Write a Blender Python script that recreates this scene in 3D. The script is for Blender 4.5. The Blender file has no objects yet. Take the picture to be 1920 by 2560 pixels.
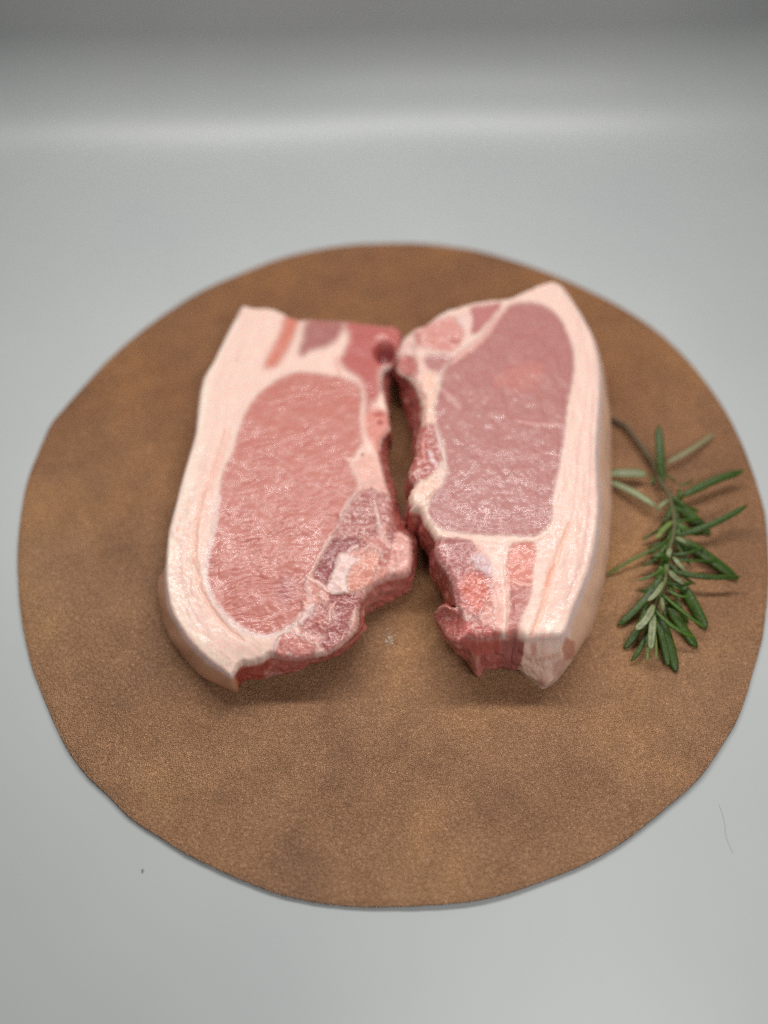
import bpy, math, random
import numpy as np
from mathutils import Vector, Matrix
from mathutils.geometry import delaunay_2d_cdt

# ------------------------------------------------------------------ camera, light, exposure
sc = bpy.context.scene
COL = sc.collection
MM = 0.001
THETA = math.radians(60.5)          # camera pitch below the horizon
CAM = Vector((-0.0034, -0.1612, 0.2722))
FPX = 1924.0                        # focal length in photograph pixels (1920 x 2560)

cam_d = bpy.data.cameras.new('camera'); cam = bpy.data.objects.new('camera', cam_d); COL.objects.link(cam)
cam.location = CAM
cam.rotation_euler = (math.pi/2 - THETA, 0, 0)
cam_d.sensor_fit = 'VERTICAL'; cam_d.sensor_height = 34.6; cam_d.sensor_width = 25.95
cam_d.lens = FPX/2560*34.6
cam_d.clip_start = 0.01; cam_d.clip_end = 50
cam_d.dof.use_dof = True
cam_d.dof.focus_distance = 0.264
cam_d.dof.aperture_fstop = 2.3
sc.camera = cam

w = bpy.data.worlds.new('World'); sc.world = w; w.use_nodes = True
w.node_tree.nodes['Background'].inputs[0].default_value = (1.0, 0.98, 0.95, 1)
w.node_tree.nodes['Background'].inputs[1].default_value = 0.040

def area(name, loc, target, sx, sy, power, color=(1, 1, 1), spread=180):
    d = bpy.data.lights.new(name, 'AREA'); d.shape = 'RECTANGLE'; d.size = sx; d.size_y = sy
    d.energy = power; d.color = color; d.spread = math.radians(spread)
    o = bpy.data.objects.new(name, d); COL.objects.link(o); o.location = loc
    o.rotation_euler = (Vector(target)-Vector(loc)).to_track_quat('-Z', 'Y').to_euler()
    return o
area('box_lamp', (-0.02, 0.195, 0.47), (-0.02, -0.20, 0.0), 0.64, 0.028, 2.55, (1.0, 0.985, 0.955))
area('box_lamp', (0.14, -0.28, 0.43), (0.04, -0.08, 0.0), 0.22, 0.06, 0.31, (1.0, 0.985, 0.955), 110)

vs = sc.view_settings
vs.view_transform = 'Standard'; vs.look = 'None'; sc.cycles.filter_width = 1.1; sc.cycles.use_denoising = False; sc.cycles.use_adaptive_sampling = False; sc.cycles.sample_clamp_indirect = 2.0
vs.exposure = 0.15; vs.gamma = 1.0

# ------------------------------------------------------------------ helpers
def s2l(c):
    c = np.asarray(c, float)/255.0
    return np.where(c <= 0.04045, c/12.92, ((c+0.055)/1.055)**2.4)

def unproj(px, py, z):
    """photograph pixel + height -> point of the place (arrays)"""
    px = np.asarray(px, float); py = np.asarray(py, float); z = np.asarray(z, float)
    a = (px-960)/FPX; b = (1280-py)/FPX
    c, s = math.cos(THETA), math.sin(THETA)
    dx = a; dy = c + b*s; dz = -s + b*c
    t = (z-CAM.z)/dz
    return np.stack([CAM.x+dx*t, CAM.y+dy*t, np.broadcast_to(z, t.shape)], -1)

_rng = np.random.RandomState(7)
_perm = _rng.permutation(4096)
_ang = _rng.rand(4096)*2*np.pi
def gnoise(x, y, seed=0):
    x = np.asarray(x, float)+seed*17.31; y = np.asarray(y, float)+seed*9.77
    xi = np.floor(x).astype(int); yi = np.floor(y).astype(int); xf = x-xi; yf = y-yi
    def g(ix, iy, fx, fy):
        h = _perm[(_perm[(ix+seed*131) & 4095]+iy) & 4095]; a = _ang[h]
        return np.cos(a)*fx+np.sin(a)*fy
    u = xf**3*(xf*(xf*6-15)+10); v = yf**3*(yf*(yf*6-15)+10)
    n0 = g(xi, yi, xf, yf)*(1-u)+g(xi+1, yi, xf-1, yf)*u
    n1 = g(xi, yi+1, xf, yf-1)*(1-u)+g(xi+1, yi+1, xf-1, yf-1)*u
    return (n0*(1-v)+n1*v)*1.45
def fbm(x, y, seed=0, o=3, g=0.5):
    r = 0; a = 1; t = 0
    for k in range(o):
        r = r+a*gnoise(x*2**k, y*2**k, seed+k*3); t += a; a *= g
    return r/t
def sstep(a, b, x):
    t = np.clip((x-a)/(b-a), 0, 1); return t*t*(3-2*t)

def segdist(P, A, B):
    d = B-A; L = max((d*d).sum(), 1e-9)
    t = np.clip(((P-A)@d)/L, 0, 1)
    q = P-A-t[:, None]*d
    return np.sqrt((q*q).sum(1)), t
def polydist(P, poly, closed=True):
    n = len(poly); D = np.full(len(P), 1e9)
    for i in range(n if closed else n-1):
        d, _ = segdist(P, poly[i], poly[(i+1) % n]); D = np.minimum(D, d)
    return D
def inside(P, poly):
    n = len(poly); r = np.zeros(len(P), bool); x, y = P[:, 0], P[:, 1]
    for i in range(n):
        x0, y0 = poly[i]; x1, y1 = poly[(i+1) % n]
        if y0 == y1: continue
        c = ((y0 > y) != (y1 > y)) & (x < (x1-x0)*(y-y0)/(y1-y0)+x0)
        r ^= c
    return r
def sdf(P, poly):
    """signed distance, positive inside; cheap outside the bounding box"""
    poly = np.asarray(poly, float)
    lo = poly.min(0)-30; hi = poly.max(0)+30
    m = (P[:, 0] > lo[0]) & (P[:, 0] < hi[0]) & (P[:, 1] > lo[1]) & (P[:, 1] < hi[1])
    out = np.full(len(P), -60.0)
    if m.any():
        Q = P[m]; out[m] = np.where(inside(Q, poly), 1, -1)*polydist(Q, poly)
    return out
def linedist(P, pts):
    pts = np.asarray(pts, float); D = np.full(len(P), 1e9); T = np.zeros(len(P)); n = len(pts)-1
    for i in range(n):
        d, t = segdist(P, pts[i], pts[i+1]); m = d < D
        D = np.where(m, d, D); T = np.where(m, (i+t)/n, T)
    return D, T

def catmull(pts, closed=False, k=6):
    pts = np.asarray(pts, float); n = len(pts); out = []
    rng = range(n if closed else n-1)
    for i in rng:
        p = [pts[(i+j) % n] if closed else pts[min(max(i+j, 0), n-1)] for j in (-1, 0, 1, 2)]
        for q in range(k):
            t = q/k
            out.append(0.5*((2*p[1])+(-p[0]+p[2])*t+(2*p[0]-5*p[1]+4*p[2]-p[3])*t*t+(-p[0]+3*p[1]-3*p[2]+p[3])*t**3))
    if not closed: out.append(pts[-1])
    return np.array(out)

def mesh_from(name, V, F, mat, parent=None, tint=None, wet=None, normals=None, smooth=True):
    me = bpy.data.meshes.new(name)
    me.from_pydata(V.tolist() if isinstance(V, np.ndarray) else V, [], F.tolist() if isinstance(F, np.ndarray) else F)
    if tint is not None:
        a = me.attributes.new('tint', 'FLOAT_COLOR', 'POINT')
        a.data.foreach_set('color', np.hstack([tint, np.ones((len(tint), 1))]).astype(np.float32).ravel())
    if wet is not None:
        a = me.attributes.new('wet', 'FLOAT', 'POINT'); a.data.foreach_set('value', np.asarray(wet, np.float32))
    me.materials.append(mat)
    if smooth: me.shade_smooth()
    if normals is not None: me.normals_split_custom_set_from_vertices(normals.tolist())
    me.update()
    o = bpy.data.objects.new(name, me); COL.objects.link(o)
    if parent is not None: o.parent = parent
    return o
def empty(name, loc, label, cat, group=None):
    o = bpy.data.objects.new(name, None); COL.objects.link(o); o.location = loc
    o.empty_display_size = 0.02
    o['label'] = label; o['category'] = cat
    if group: o['group'] = group
    return o

class NT:
    def __init__(s, name):
        s.m = bpy.data.materials.new(name); s.m.use_nodes = True; s.t = s.m.node_tree
        s.b = s.t.nodes['Principled BSDF']
    def n(s, kind, **kw):
        o = s.t.nodes.new(kind)
        for k, v in kw.items():
            if k.startswith('i_'): o.inputs[k[2:].replace('_', ' ')].default_value = v
            else: setattr(o, k, v)
        return o
    def l(s, a, b): s.t.links.new(a, b)
    def ramp(s, fac, stops):
        r = s.n('ShaderNodeValToRGB'); e = r.color_ramp.elements
        while len(e) < len(stops): e.new(0.5)
        for x, (p, c) in zip(e, stops): x.position = p; x.color = (*c, 1) if len(c) == 3 else c
        s.l(fac, r.inputs[0]); return r
    def noise(s, vec, scale, detail=3, rough=0.5, dist=0.0):
        o = s.n('ShaderNodeTexNoise'); o.inputs['Scale'].default_value = scale; o.inputs['Detail'].default_value = detail
        o.inputs['Roughness'].default_value = rough; o.inputs['Distortion'].default_value = dist
        s.l(vec, o.inputs['Vector']); return o
    def bump(s, h, strength, dist, prev=None):
        b = s.n('ShaderNodeBump'); b.inputs['Strength'].default_value = strength; b.inputs['Distance'].default_value = dist
        s.l(h, b.inputs['Height'])
        if prev is not None: s.l(prev, b.inputs['Normal'])
        return b.outputs[0]
    def mix(s, fac, a, b, mode='MIX'):
        o = s.n('ShaderNodeMix', data_type='RGBA', blend_type=mode)
        for sock, v in ((o.inputs[0], fac), (o.inputs[6], a), (o.inputs[7], b)):
            if hasattr(v, 'links'): s.l(v, sock)
            elif isinstance(v, (int, float)): sock.default_value = v
            else: sock.default_value = (*v, 1) if len(v) == 3 else v
        return o.outputs[2]
    def math(s, op, a, b=None, c=None, clamp=False):
        o = s.n('ShaderNodeMath', operation=op); o.use_clamp = clamp
        for i, v in enumerate((a, b, c)):
            if v is None: continue
            if hasattr(v, 'links'): s.l(v, o.inputs[i])
            else: o.inputs[i].default_value = v
        return o.outputs[0]

def L(*c): return tuple(s2l(c))

# ------------------------------------------------------------------ materials
def mat_backdrop():
    k = NT('grey_vinyl'); tc = k.n('ShaderNodeTexCoord')
    n1 = k.noise(tc.outputs['Object'], 9, 3, 0.5)
    r = k.ramp(n1.outputs[0], [(0.3, L(176, 180, 181)), (0.7, L(183, 186, 186))])
    k.l(r.outputs[0], k.b.inputs['Base Color'])
    k.b.inputs['Roughness'].default_value = 0.43
    k.b.inputs['Specular IOR Level'].default_value = 0.75
    n2 = k.noise(tc.outputs['Object'], 1500, 2, 0.5)
    k.l(k.bump(n2.outputs[0], 0.05, 0.0002), k.b.inputs['Normal'])
    return k.m
def mat_leather():
    k = NT('tan_leather'); tc = k.n('ShaderNodeTexCoord'); V = tc.outputs['Object']
    big = k.noise(V, 17, 5, 0.55, 0.3)
    r = k.ramp(big.outputs[0], [(0.28, L(156, 115, 84)), (0.44, L(174, 129, 93)), (0.56, L(185, 138, 98)), (0.74, L(206, 156, 104))])
    mid = k.noise(V, 75, 5, 0.65, 0.2)
    rm = k.ramp(mid.outputs[0], [(0.25, (0.74, 0.72, 0.70)), (0.6, (1.05, 1.05, 1.05))])
    c = k.mix(1.0, r.outputs[0], rm.outputs[0], 'MULTIPLY')
    hue = k.noise(V, 9, 2, 0.5)
    c = k.mix(k.math('MULTIPLY', hue.outputs[0], 0.35), c, L(146, 98, 66))
    # the colour turns darker and warmer over the far part of the hide
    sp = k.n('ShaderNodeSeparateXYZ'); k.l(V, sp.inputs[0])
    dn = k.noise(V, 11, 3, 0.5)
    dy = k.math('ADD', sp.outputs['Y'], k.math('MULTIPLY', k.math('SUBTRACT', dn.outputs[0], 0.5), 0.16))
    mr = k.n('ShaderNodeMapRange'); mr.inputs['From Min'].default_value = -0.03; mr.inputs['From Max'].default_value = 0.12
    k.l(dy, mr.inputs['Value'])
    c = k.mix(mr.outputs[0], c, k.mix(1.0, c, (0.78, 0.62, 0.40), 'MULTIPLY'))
    # fine grain: pebbled cells with dark creases
    wv = k.n('ShaderNodeVectorMath', operation='SCALE'); wn = k.noise(V, 700, 2, 0.5)
    k.l(wn.outputs['Color'], wv.inputs[0]); wv.inputs['Scale'].default_value = 0.0009
    ad = k.n('ShaderNodeVectorMath', operation='ADD'); k.l(V, ad.inputs[0]); k.l(wv.outputs[0], ad.inputs[1])
    vo = k.n('ShaderNodeTexVoronoi', feature='DISTANCE_TO_EDGE'); vo.inputs['Scale'].default_value = 1500
    k.l(ad.outputs[0], vo.inputs['Vector'])
    cr = k.ramp(vo.outputs['Distance'], [(0.0, (0, 0, 0)), (0.22, (1, 1, 1))])
    g2 = k.noise(V, 950, 3, 0.6, 0.6)
    gr = k.ramp(g2.outputs[0], [(0.36, (0.0,)*3), (0.60, (1,)*3)])
    h = k.math('ADD', k.math('MULTIPLY', cr.outputs[0], 0.5), k.math('MULTIPLY', gr.outputs[0], 0.7))
    dk = k.ramp(h, [(0.22, (0.50, 0.44, 0.38)), (0.80, (1.08, 1.08, 1.08))])
    c = k.mix(0.45, c, dk.outputs[0], 'MULTIPLY')
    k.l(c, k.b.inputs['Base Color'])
    rr = k.ramp(k.noise(V, 38, 4, 0.6).outputs[0], [(0.3, (0.56,)*3), (0.72, (0.40,)*3)])
    k.l(rr.outputs[0], k.b.inputs['Roughness'])
    k.b.inputs['Specular IOR Level'].default_value = 0.85
    b0 = k.bump(k.noise(V, 22, 3, 0.5).outputs[0], 0.35, 0.004)
    k.l(k.bump(h, 1.0, 0.0004, b0), k.b.inputs['Normal'])
    return k.m
def mat_meat(name, rough0, rough1, bump_scale, bump_mm, coat=0.25, sss=0.0, spec=0.5, mott=0.5):
    k = NT(name); at = k.n('ShaderNodeAttribute'); at.attribute_name = 'tint'
    wt = k.n('ShaderNodeAttribute'); wt.attribute_name = 'wet'
    tc = k.n('ShaderNodeTexCoord'); V = tc.outputs['Object']
    n = k.noise(V, 420, 4, 0.6)
    v = k.ramp(n.outputs[0], [(0.3, (0.90, 0.86, 0.85)), (0.7, (1.07, 1.07, 1.07))])
    c = k.mix(mott, at.outputs['Color'], v.outputs[0], 'MULTIPLY')
    k.l(c, k.b.inputs['Base Color'])
    rg = k.math('ADD', k.math('MULTIPLY', wt.outputs['Fac'], rough1-rough0), rough0)
    k.l(rg, k.b.inputs['Roughness'])
    k.b.inputs['Specular IOR Level'].default_value = spec
    cw = k.ramp(k.noise(V, 75, 3, 0.6).outputs[0], [(0.38, (coat*0.3,)*3), (0.66, (coat*1.5,)*3)])
    k.l(cw.outputs[0], k.b.inputs['Coat Weight'])
    k.b.inputs['Coat Roughness'].default_value = 0.12
    b1 = k.noise(V, bump_scale, 3, 0.6, 1.2)
    b2 = k.noise(V, bump_scale*1.9, 2, 0.5, 0.5)
    nn = k.bump(b1.outputs[0], 0.8, bump_mm*MM)
    nn = k.bump(b2.outputs[0], 0.6, bump_mm*MM*0.4, nn)
    k.l(nn, k.b.inputs['Normal'])
    mp = k.n('ShaderNodeMapping'); mp.inputs['Scale'].default_value = (0.42, 1, 1); mp.inputs['Rotation'].default_value = (0, 0, math.radians(8))
    k.l(V, mp.inputs['Vector'])
    b3 = k.noise(mp.outputs[0], bump_scale*1.7, 2, 0.5, 0.4)
    k.l(k.bump(b3.outputs[0], 1.0, bump_mm*MM*1.5), k.b.inputs['Coat Normal'])
    if sss:
        k.b.subsurface_method = 'RANDOM_WALK'
        k.b.inputs['Subsurface Weight'].default_value = sss
        k.b.inputs['Subsurface Radius'].default_value = (1.0, 0.42, 0.32)
        k.b.inputs['Subsurface Scale'].default_value = 0.0035
    return k.m
M_BACK = mat_backdrop(); M_LEATHER = mat_leather()
M_LEAN = mat_meat('raw_lean', 0.50, 0.38, 560, 0.05, 0.2, 0.4, 0.45)
M_FAT = mat_meat('pork_fat', 0.54, 0.38, 520, 0.045, 0.15, 0.4, 0.4, mott=0.15)
M_RIND = mat_meat('pork_rind', 0.50, 0.38, 380, 0.06, 0.1, 0.4, 0.6, mott=0.3)

# ------------------------------------------------------------------ setting: sweep of grey vinyl
def build_backdrop():
    prof = [(-0.75, 0.0), (-0.3, 0.0)]
    y0, R = 0.210, 0.048
    prof.append((y0-0.06, 0.0))
    for i in range(0, 25):
        a = math.radians(88)*i/24
        prof.append((y0+R*math.sin(a), R*(1-math.cos(a))))
    ye, ze = prof[-1]
    prof.append((ye+0.01, ze+0.30)); prof.append((ye+0.012, 0.60))
    V, F = [], []
    xs = np.linspace(-0.23, 0.23, 24)
    for x in xs:
        for (y, z) in prof:
            yaw = 0.035*x if y > 0.1 else 0
            wv = 0.0016*math.sin(x*31+1.0) if y > y0 else 0
            V.append((x*(1.0 if y > 0.1 else 1.0), y+yaw+wv, z))
    n = len(prof)
    for i in range(len(xs)-1):
        for j in range(n-1):
            F.append((i*n+j, (i+1)*n+j, (i+1)*n+j+1, i*n+j+1))
    o = mesh_from('backdrop', V, F, M_BACK); o['kind'] = 'structure'
build_backdrop()

# ------------------------------------------------------------------ leather mat
ZM = 0.0022
def build_mat():
    k = 1920/1659
    P = [(840,523),(760,527),(680,540),(600,560),(520,590),(440,625),(370,668),(300,718),(240,770),(180,835),(140,880),(108,918),
         (80,980),(58,1040),(45,1110),(38,1180),(38,1230),(42,1300),(52,1370),(68,1440),(95,1510),(125,1580),(150,1625),(185,1672),
         (230,1715),(280,1765),(340,1805),(395,1840),(450,1868),(520,1900),(600,1930),(680,1948),(760,1957),(850,1958),(940,1954),
         (1020,1946),(1100,1928),(1180,1900),(1250,1872),(1320,1835),(1390,1785),(1450,1735),(1510,1680),(1550,1625),(1590,1560),
         (1610,1510),(1625,1460),(1645,1390),(1655,1330),(1661,1260),(1661,1200),(1655,1120),(1640,1060),(1620,1000),(1600,950),
         (1570,890),(1530,830),(1480,770),(1420,715),(1350,668),(1280,630),(1200,595),(1120,566),(1040,544),(960,530),(900,524)]
    P = catmull(np.array(P)*k, True, 8)
    W = unproj(P[:, 0], P[:, 1], ZM)
    n = len(W); c = W.mean(0)
    a = np.arange(n)
    W[:, :2] += (W[:, :2]-c[:2])/np.linalg.norm(W[:, :2]-c[:2], axis=1)[:, None]*(0.0001*gnoise(a*0.35, a*0, 3))[:, None]
    rings = [0, .2, .4, .6, .75, .87, .94, .98, .996, 1.0]
    V, F = [tuple(c)], []
    for r in rings[1:]:
        for i in range(n):
            p = c+(W[i]-c)*r
            z = ZM + 0.0005*gnoise(p[0]*22, p[1]*22, 5)*r - (0.0003 if r == 1.0 else 0)
            V.append((p[0], p[1], z))
    for i in range(n): F.append((0, 1+i, 1+(i+1) % n))
    for k_ in range(len(rings)-2):
        b0, b1 = 1+k_*n, 1+(k_+1)*n
        for i in range(n): F.append((b0+i, b1+i, b1+(i+1) % n, b0+(i+1) % n))
    top_last = 1+(len(rings)-2)*n
    root = empty('leather_mat', (c[0], c[1], 0), 'round tan leather mat lying under both chops and the rosemary', 'mat')
    off = np.array([c[0], c[1], 0])
    Vn = np.array(V); Vn[:, :] -= off
    mesh_from('leather_face', Vn, F, M_LEATHER, root)
    # raw cut edge
    k2 = NT('cut_leather_edge'); tc = k2.n('ShaderNodeTexCoord')
    r = k2.ramp(k2.noise(tc.outputs['Object'], 900, 3).outputs[0], [(0.3, L(70, 46, 33)), (0.7, L(112, 78, 56))])
    k2.l(r.outputs[0], k2.b.inputs['Base Color']); k2.b.inputs['Roughness'].default_value = 0.85
    top = Vn[top_last:top_last+n]
    V2 = []; F2 = []
    for q, (dz, s) in enumerate([(0, 1.0), (0.35, 1.0015), (0.8, 1.001), (1, 0.9995)]):
        for i in range(n):
            V2.append((top[i][0]*s, top[i][1]*s, top[i][2]*(1-dz)+0.0001*dz))
    for q in range(3):
        for i in range(n): F2.append((q*n+i, (q+1)*n+i, (q+1)*n+(i+1) % n, q*n+(i+1) % n))
    mesh_from('cut_edge', np.array(V2), F2, k2.m, root)
build_mat()

# ------------------------------------------------------------------ pork chops
FATC = (237, 201, 188)
def build_chop(spec, label):
    H0 = spec['H']; seed = spec['seed']
    pairs = spec['pairs']
    T = np.array([[p[0], p[1]] for p in pairs], float)
    step = 2.2
    # resample boundary and matched bottom
    hf = spec['height']
    zT = hf(T)
    TW = unproj(T[:, 0], T[:, 1], zT)
    BW = []
    cen = TW.mean(0)
    for i, p in enumerate(pairs):
        if p[2] is None:
            d = (TW[i]-cen)[:2]; d = d/np.linalg.norm(d)
            BW.append([TW[i][0]-d[0]*0.0012, TW[i][1]-d[1]*0.0012, ZM])
        elif p[3] == 'x':      # foot of the wall stands out sideways under the edge
            dep = (TW[i][1]-CAM.y)*math.cos(THETA)+(CAM.z-ZM)*math.sin(THETA)
            BW.append([CAM.x+(p[2]-960)/FPX*dep, TW[i][1], ZM])
        else:
            zb = ZM + (p[5]*MM if len(p) > 5 else 0.0)
            BW.append(unproj(p[2], p[3], zb).tolist())
    BW = np.array(BW); rind = np.array([1.0 if p[4] == 'r' else 0.0 for p in pairs])
    data = np.hstack([T, BW, rind[:, None]])
    n = len(data); R = []
    for i in range(n):
        a, b = data[i], data[(i+1) % n]; p0 = data[i-1]; p3 = data[(i+2) % n]
        m = max(1, int(round(np.linalg.norm(b[:2]-a[:2])/step)))
        for q in range(m):
            t = q/m
            v = 0.5*((2*a)+(-p0+b)*t+(2*p0-5*a+4*b-p3)*t*t+(-p0+3*a-3*b+p3)*t**3)
            lin = a*(1-t)+b*t
            sm = 0.55
            v = v*sm+lin*(1-sm); v[5] = a[5] if t < 0.5 else b[5]
            R.append(v)
    R = np.array(R); nb = len(R)
    # ragged cut outline on the lean side
    P = R[:, :2].copy()
    tan = np.roll(P, -1, 0)-np.roll(P, 1, 0); tan /= np.linalg.norm(tan, axis=1)[:, None]+1e-9
    nor = np.stack([tan[:, 1], -tan[:, 0]], 1)
    area2 = (P[:, 0]*np.roll(P[:, 1], -1)-np.roll(P[:, 0], -1)*P[:, 1]).sum()
    if area2 < 0: nor = -nor
    mw = np.convolve(np.concatenate([1-R[-4:, 5], 1-R[:, 5], 1-R[:4, 5]]), np.ones(9)/9, 'valid')
    P += nor*((1.7*gnoise(P[:, 0]/9, P[:, 1]/9, seed)+0.6*gnoise(P[:, 0]/4, P[:, 1]/4, seed+1)*0.4)*mw)[:, None]
    P += nor*(0.8*gnoise(P[:, 0]/25, P[:, 1]/25, seed+2))[:, None]
    # interior grid
    lo, hi = P.min(0), P.max(0)
    gx = np.arange(lo[0], hi[0], step); gy = np.arange(lo[1], hi[1], step*0.93)
    X, Y = np.meshgrid(gx, gy); X = X+(np.arange(len(gy)) % 2)[:, None]*step/2
    G = np.stack([X.ravel(), Y.ravel()], 1)
    G += (_rng.rand(*G.shape)-0.5)*0.35*step
    G = G[inside(G, P)]
    G = G[polydist(G, P[::2]) > step*0.75]
    allp = np.vstack([P, G])
    vin = [Vector((float(a), float(b))) for a, b in allp]
    ed = [(i, (i+1) % nb) for i in range(nb)]
    vo, eo, fo, ov, oe, of = delaunay_2d_cdt(vin, ed, [], 1, 1e-4)
    TP = np.array([(v.x, v.y) for v in vo]); F = np.array([f for f in fo if len(f) == 3])
    mp = {}
    for i, o in enumerate(ov):
        for q in o: mp[q] = i
    nt = len(TP)
    # --- paint the top
    edge = polydist(TP, P[::2])
    bidx = np.array([mp[i] for i in range(nb)])
    edge[bidx] = 0
    z = hf(TP); tint = np.tile(s2l(FATC), (nt, 1)); wet = np.full(nt, 0.3); lean = np.zeros(nt)
    wx = 3.2*fbm(TP[:, 0]/16, TP[:, 1]/16, seed+5, 3); wy = 3.2*fbm(TP[:, 0]/16, TP[:, 1]/16, seed+9, 3)
    wx = wx+1.6*fbm(TP[:, 0]/5.5, TP[:, 1]/5.5, seed+6, 2); wy = wy+1.6*fbm(TP[:, 0]/5.5, TP[:, 1]/5.5, seed+7, 2)
    WP = TP+np.stack([wx, wy], 1)
    tint *= (1+0.05*fbm(TP[:, 0]/30, TP[:, 1]/60, seed+11, 3))[:, None]*np.array([1, 1, 1])
    z = z+0.0005*fbm(TP[:, 0]/35, TP[:, 1]/50, seed+12, 3)
    dzs = np.zeros(nt)
    for op in spec['top']:
        kind = op[0]
        if kind == 'poly':
            _, pts, col, soft, dz, wt, lean_amt = op
            d = sdf(WP, catmull(pts, True, 4)); soft = soft*(1.7 if lean_amt == 1.0 else 2.1); m = sstep(-soft, soft, d)
            v = 1+0.07*fbm(TP[:, 0]/13, TP[:, 1]/13, seed+20, 3)
            tint = tint*(1-m[:, None])+(s2l(col)[None, :]*v[:, None])*m[:, None]
            dzs += 0.4*dz*MM*sstep(-soft*1.2-2, soft*1.2+7, d); wet = wet*(1-m)+wt*m; lean = lean*(1-m)+lean_amt*m
        elif kind == 'line':
            _, pts, wdt, col, al, dz, wt = op
            d, t = linedist(WP, catmull(pts, False, 4))
            ww = wdt*(0.35+0.65*np.sin(np.pi*np.clip(t*0.9+0.05, 0, 1)))*(1+0.35*gnoise(TP[:, 0]/11, TP[:, 1]/11, seed+30))
            m = al*0.9*(1-sstep(ww*0.15, ww*1.25+2.0, d))
            tint = tint*(1-m[:, None])+s2l(col)[None, :]*m[:, None]
            dzs += 0.4*dz*MM*(1-sstep(0, ww*1.4+2, d)); wet = wet*(1-m*0.7)+wt*m*0.7; lean = lean*(1-m*0.8)
        elif kind == 'blob':
            _, cx, cy, rx, ry, col, al, dz, wt = op
            d = np.sqrt(((WP[:, 0]-cx)/rx)**2+((WP[:, 1]-cy)/ry)**2)
            m = al*(1-sstep(0.45, 1.15, d))
            tint = tint*(1-m[:, None])+s2l(col)[None, :]*m[:, None]
            dzs += dz*MM*(1-sstep(0.2, 1.2, d)); wet = wet*(1-m)+wt*m
        elif kind == 'lumps':
            _, pts, amp, sc_ = op
            m = sstep(-8, 8, sdf(TP, np.array(pts, float)))
            q = fbm(WP[:, 0]/sc_, WP[:, 1]/sc_, seed+40, 3, 0.42)
            dzs += amp*MM*m*(q-0.12*np.abs(gnoise(WP[:, 0]/sc_*1.6, WP[:, 1]/sc_*1.6, seed+44)))
            fl = fbm(WP[:, 0]/9, WP[:, 1]/5, seed+47, 3)
            mm = m*np.clip(fl*1.3, 0, 0.55)
            tint = tint*(1-mm[:, None])+s2l((228, 180, 170))*mm[:, None]
            vn = np.clip(1-np.abs(gnoise(WP[:, 0]/24, WP[:, 1]/30, seed+41)+0.35*gnoise(WP[:, 0]/9, WP[:, 1]/12, seed+42))*7, 0, 1)
            vn = vn*m*np.clip(0.35+1.6*gnoise(TP[:, 0]/33, TP[:, 1]/33, seed+43), 0, 1)*0.75
            tint = tint*(1-vn[:, None])+s2l((238, 206, 198))*vn[:, None]; dzs += 0.22*MM*vn
            mm = m*np.clip(-fl*1.2-0.1, 0, 0.4)
            tint = tint*(1-mm[:, None])+s2l((168, 92, 86))*mm[:, None]
    # muscle fibres: long furrows plus fine wet wrinkles
    ca, sa = math.cos(spec['fib']), math.sin(spec['fib'])
    bend = 14*fbm(TP[:, 0]/120, TP[:, 1]/120, seed+50, 2)
    U = TP[:, 0]*ca+TP[:, 1]*sa; Wv = -TP[:, 0]*sa+TP[:, 1]*ca+bend
    f1 = 1-np.abs(gnoise(U/85, Wv/16, seed+51)+0.25*gnoise(U/28, Wv/9, seed+52))*2.6
    f1 = np.clip(f1, 0, 1)**2
    msk = np.clip(0.35+1.1*gnoise(TP[:, 0]/70, TP[:, 1]/60, seed+53), 0, 1)
    f2 = fbm(U/15+0.6*wx/3, Wv/6.5+0.6*wy/3, seed+55, 4, 0.6)
    dzs += lean*MM*(-0.20*f1*msk*spec['fur']+0.07*f2*spec['fine']*np.clip(0.25+1.3*gnoise(TP[:, 0]/45, TP[:, 1]/38, seed+58), 0.08, 1))
    mar = np.clip(fbm(U/16, Wv/5, seed+60, 4, 0.6)*1.5-0.12, 0, 1)*lean*spec['marb']
    tint = tint*(1-mar[:, None])+s2l((232, 178, 165))*mar[:, None]
    dk = np.clip(fbm(U/60, Wv/26, seed+66, 3)*0.9, 0, 1)*lean*0.45
    tint = tint*(1-dk[:, None])+s2l(spec['deep'])*dk[:, None]
    # soft shoulder at the edge
    rr = spec.get('round', 2.4)
    ed_w = np.clip(edge/(rr*5.0), 0, 1)
    zoff = dzs*np.clip(edge/5, 0.15, 1)-rr*MM*0.6*(1-ed_w)**2.2
    # rind seen as a thin band along the top edge
    ri = np.array([P[i] for i in range(nb) if R[i, 5] > 0.5])
    dr = np.full(nt, 1e9)
    near = edge < 95
    Q = TP[near]; dd = np.full(len(Q), 1e9)
    for a in ri[::3]: dd = np.minimum(dd, np.hypot(Q[:, 0]-a[0], Q[:, 1]-a[1]))
    dr[near] = dd
    # layers of back fat run parallel to the rind
    fat = np.clip(1-lean*1.5, 0, 1)*(tint[:, 1] > 0.42)*(dr < 400)
    lay = gnoise(dr/8+0.6*wy/3, TP[:, 1]/130, seed+72)+0.6*gnoise(dr/3.6+0.4*wx/3, TP[:, 1]/60, seed+73)
    q = np.clip(lay*0.4-0.06, 0, 0.35)*fat*(1-sstep(60, 90, dr))
    tint = tint*(1-q[:, None])+s2l((226, 182, 164))*q[:, None]
    zoff = zoff-q*0.0001
    q = np.clip(-lay*0.5, 0, 0.5)*fat
    tint = tint*(1-q[:, None])+s2l((242, 220, 200))*q[:, None]
    rw = spec['rindw']*(1+0.3*gnoise(TP[:, 0]/30, TP[:, 1]/30, seed+70))
    m = (1-sstep(rw*0.7, rw*1.3, dr))*0.8
    tint = tint*(1-m[:, None])+s2l(spec['rindtop'])*m[:, None]
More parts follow.
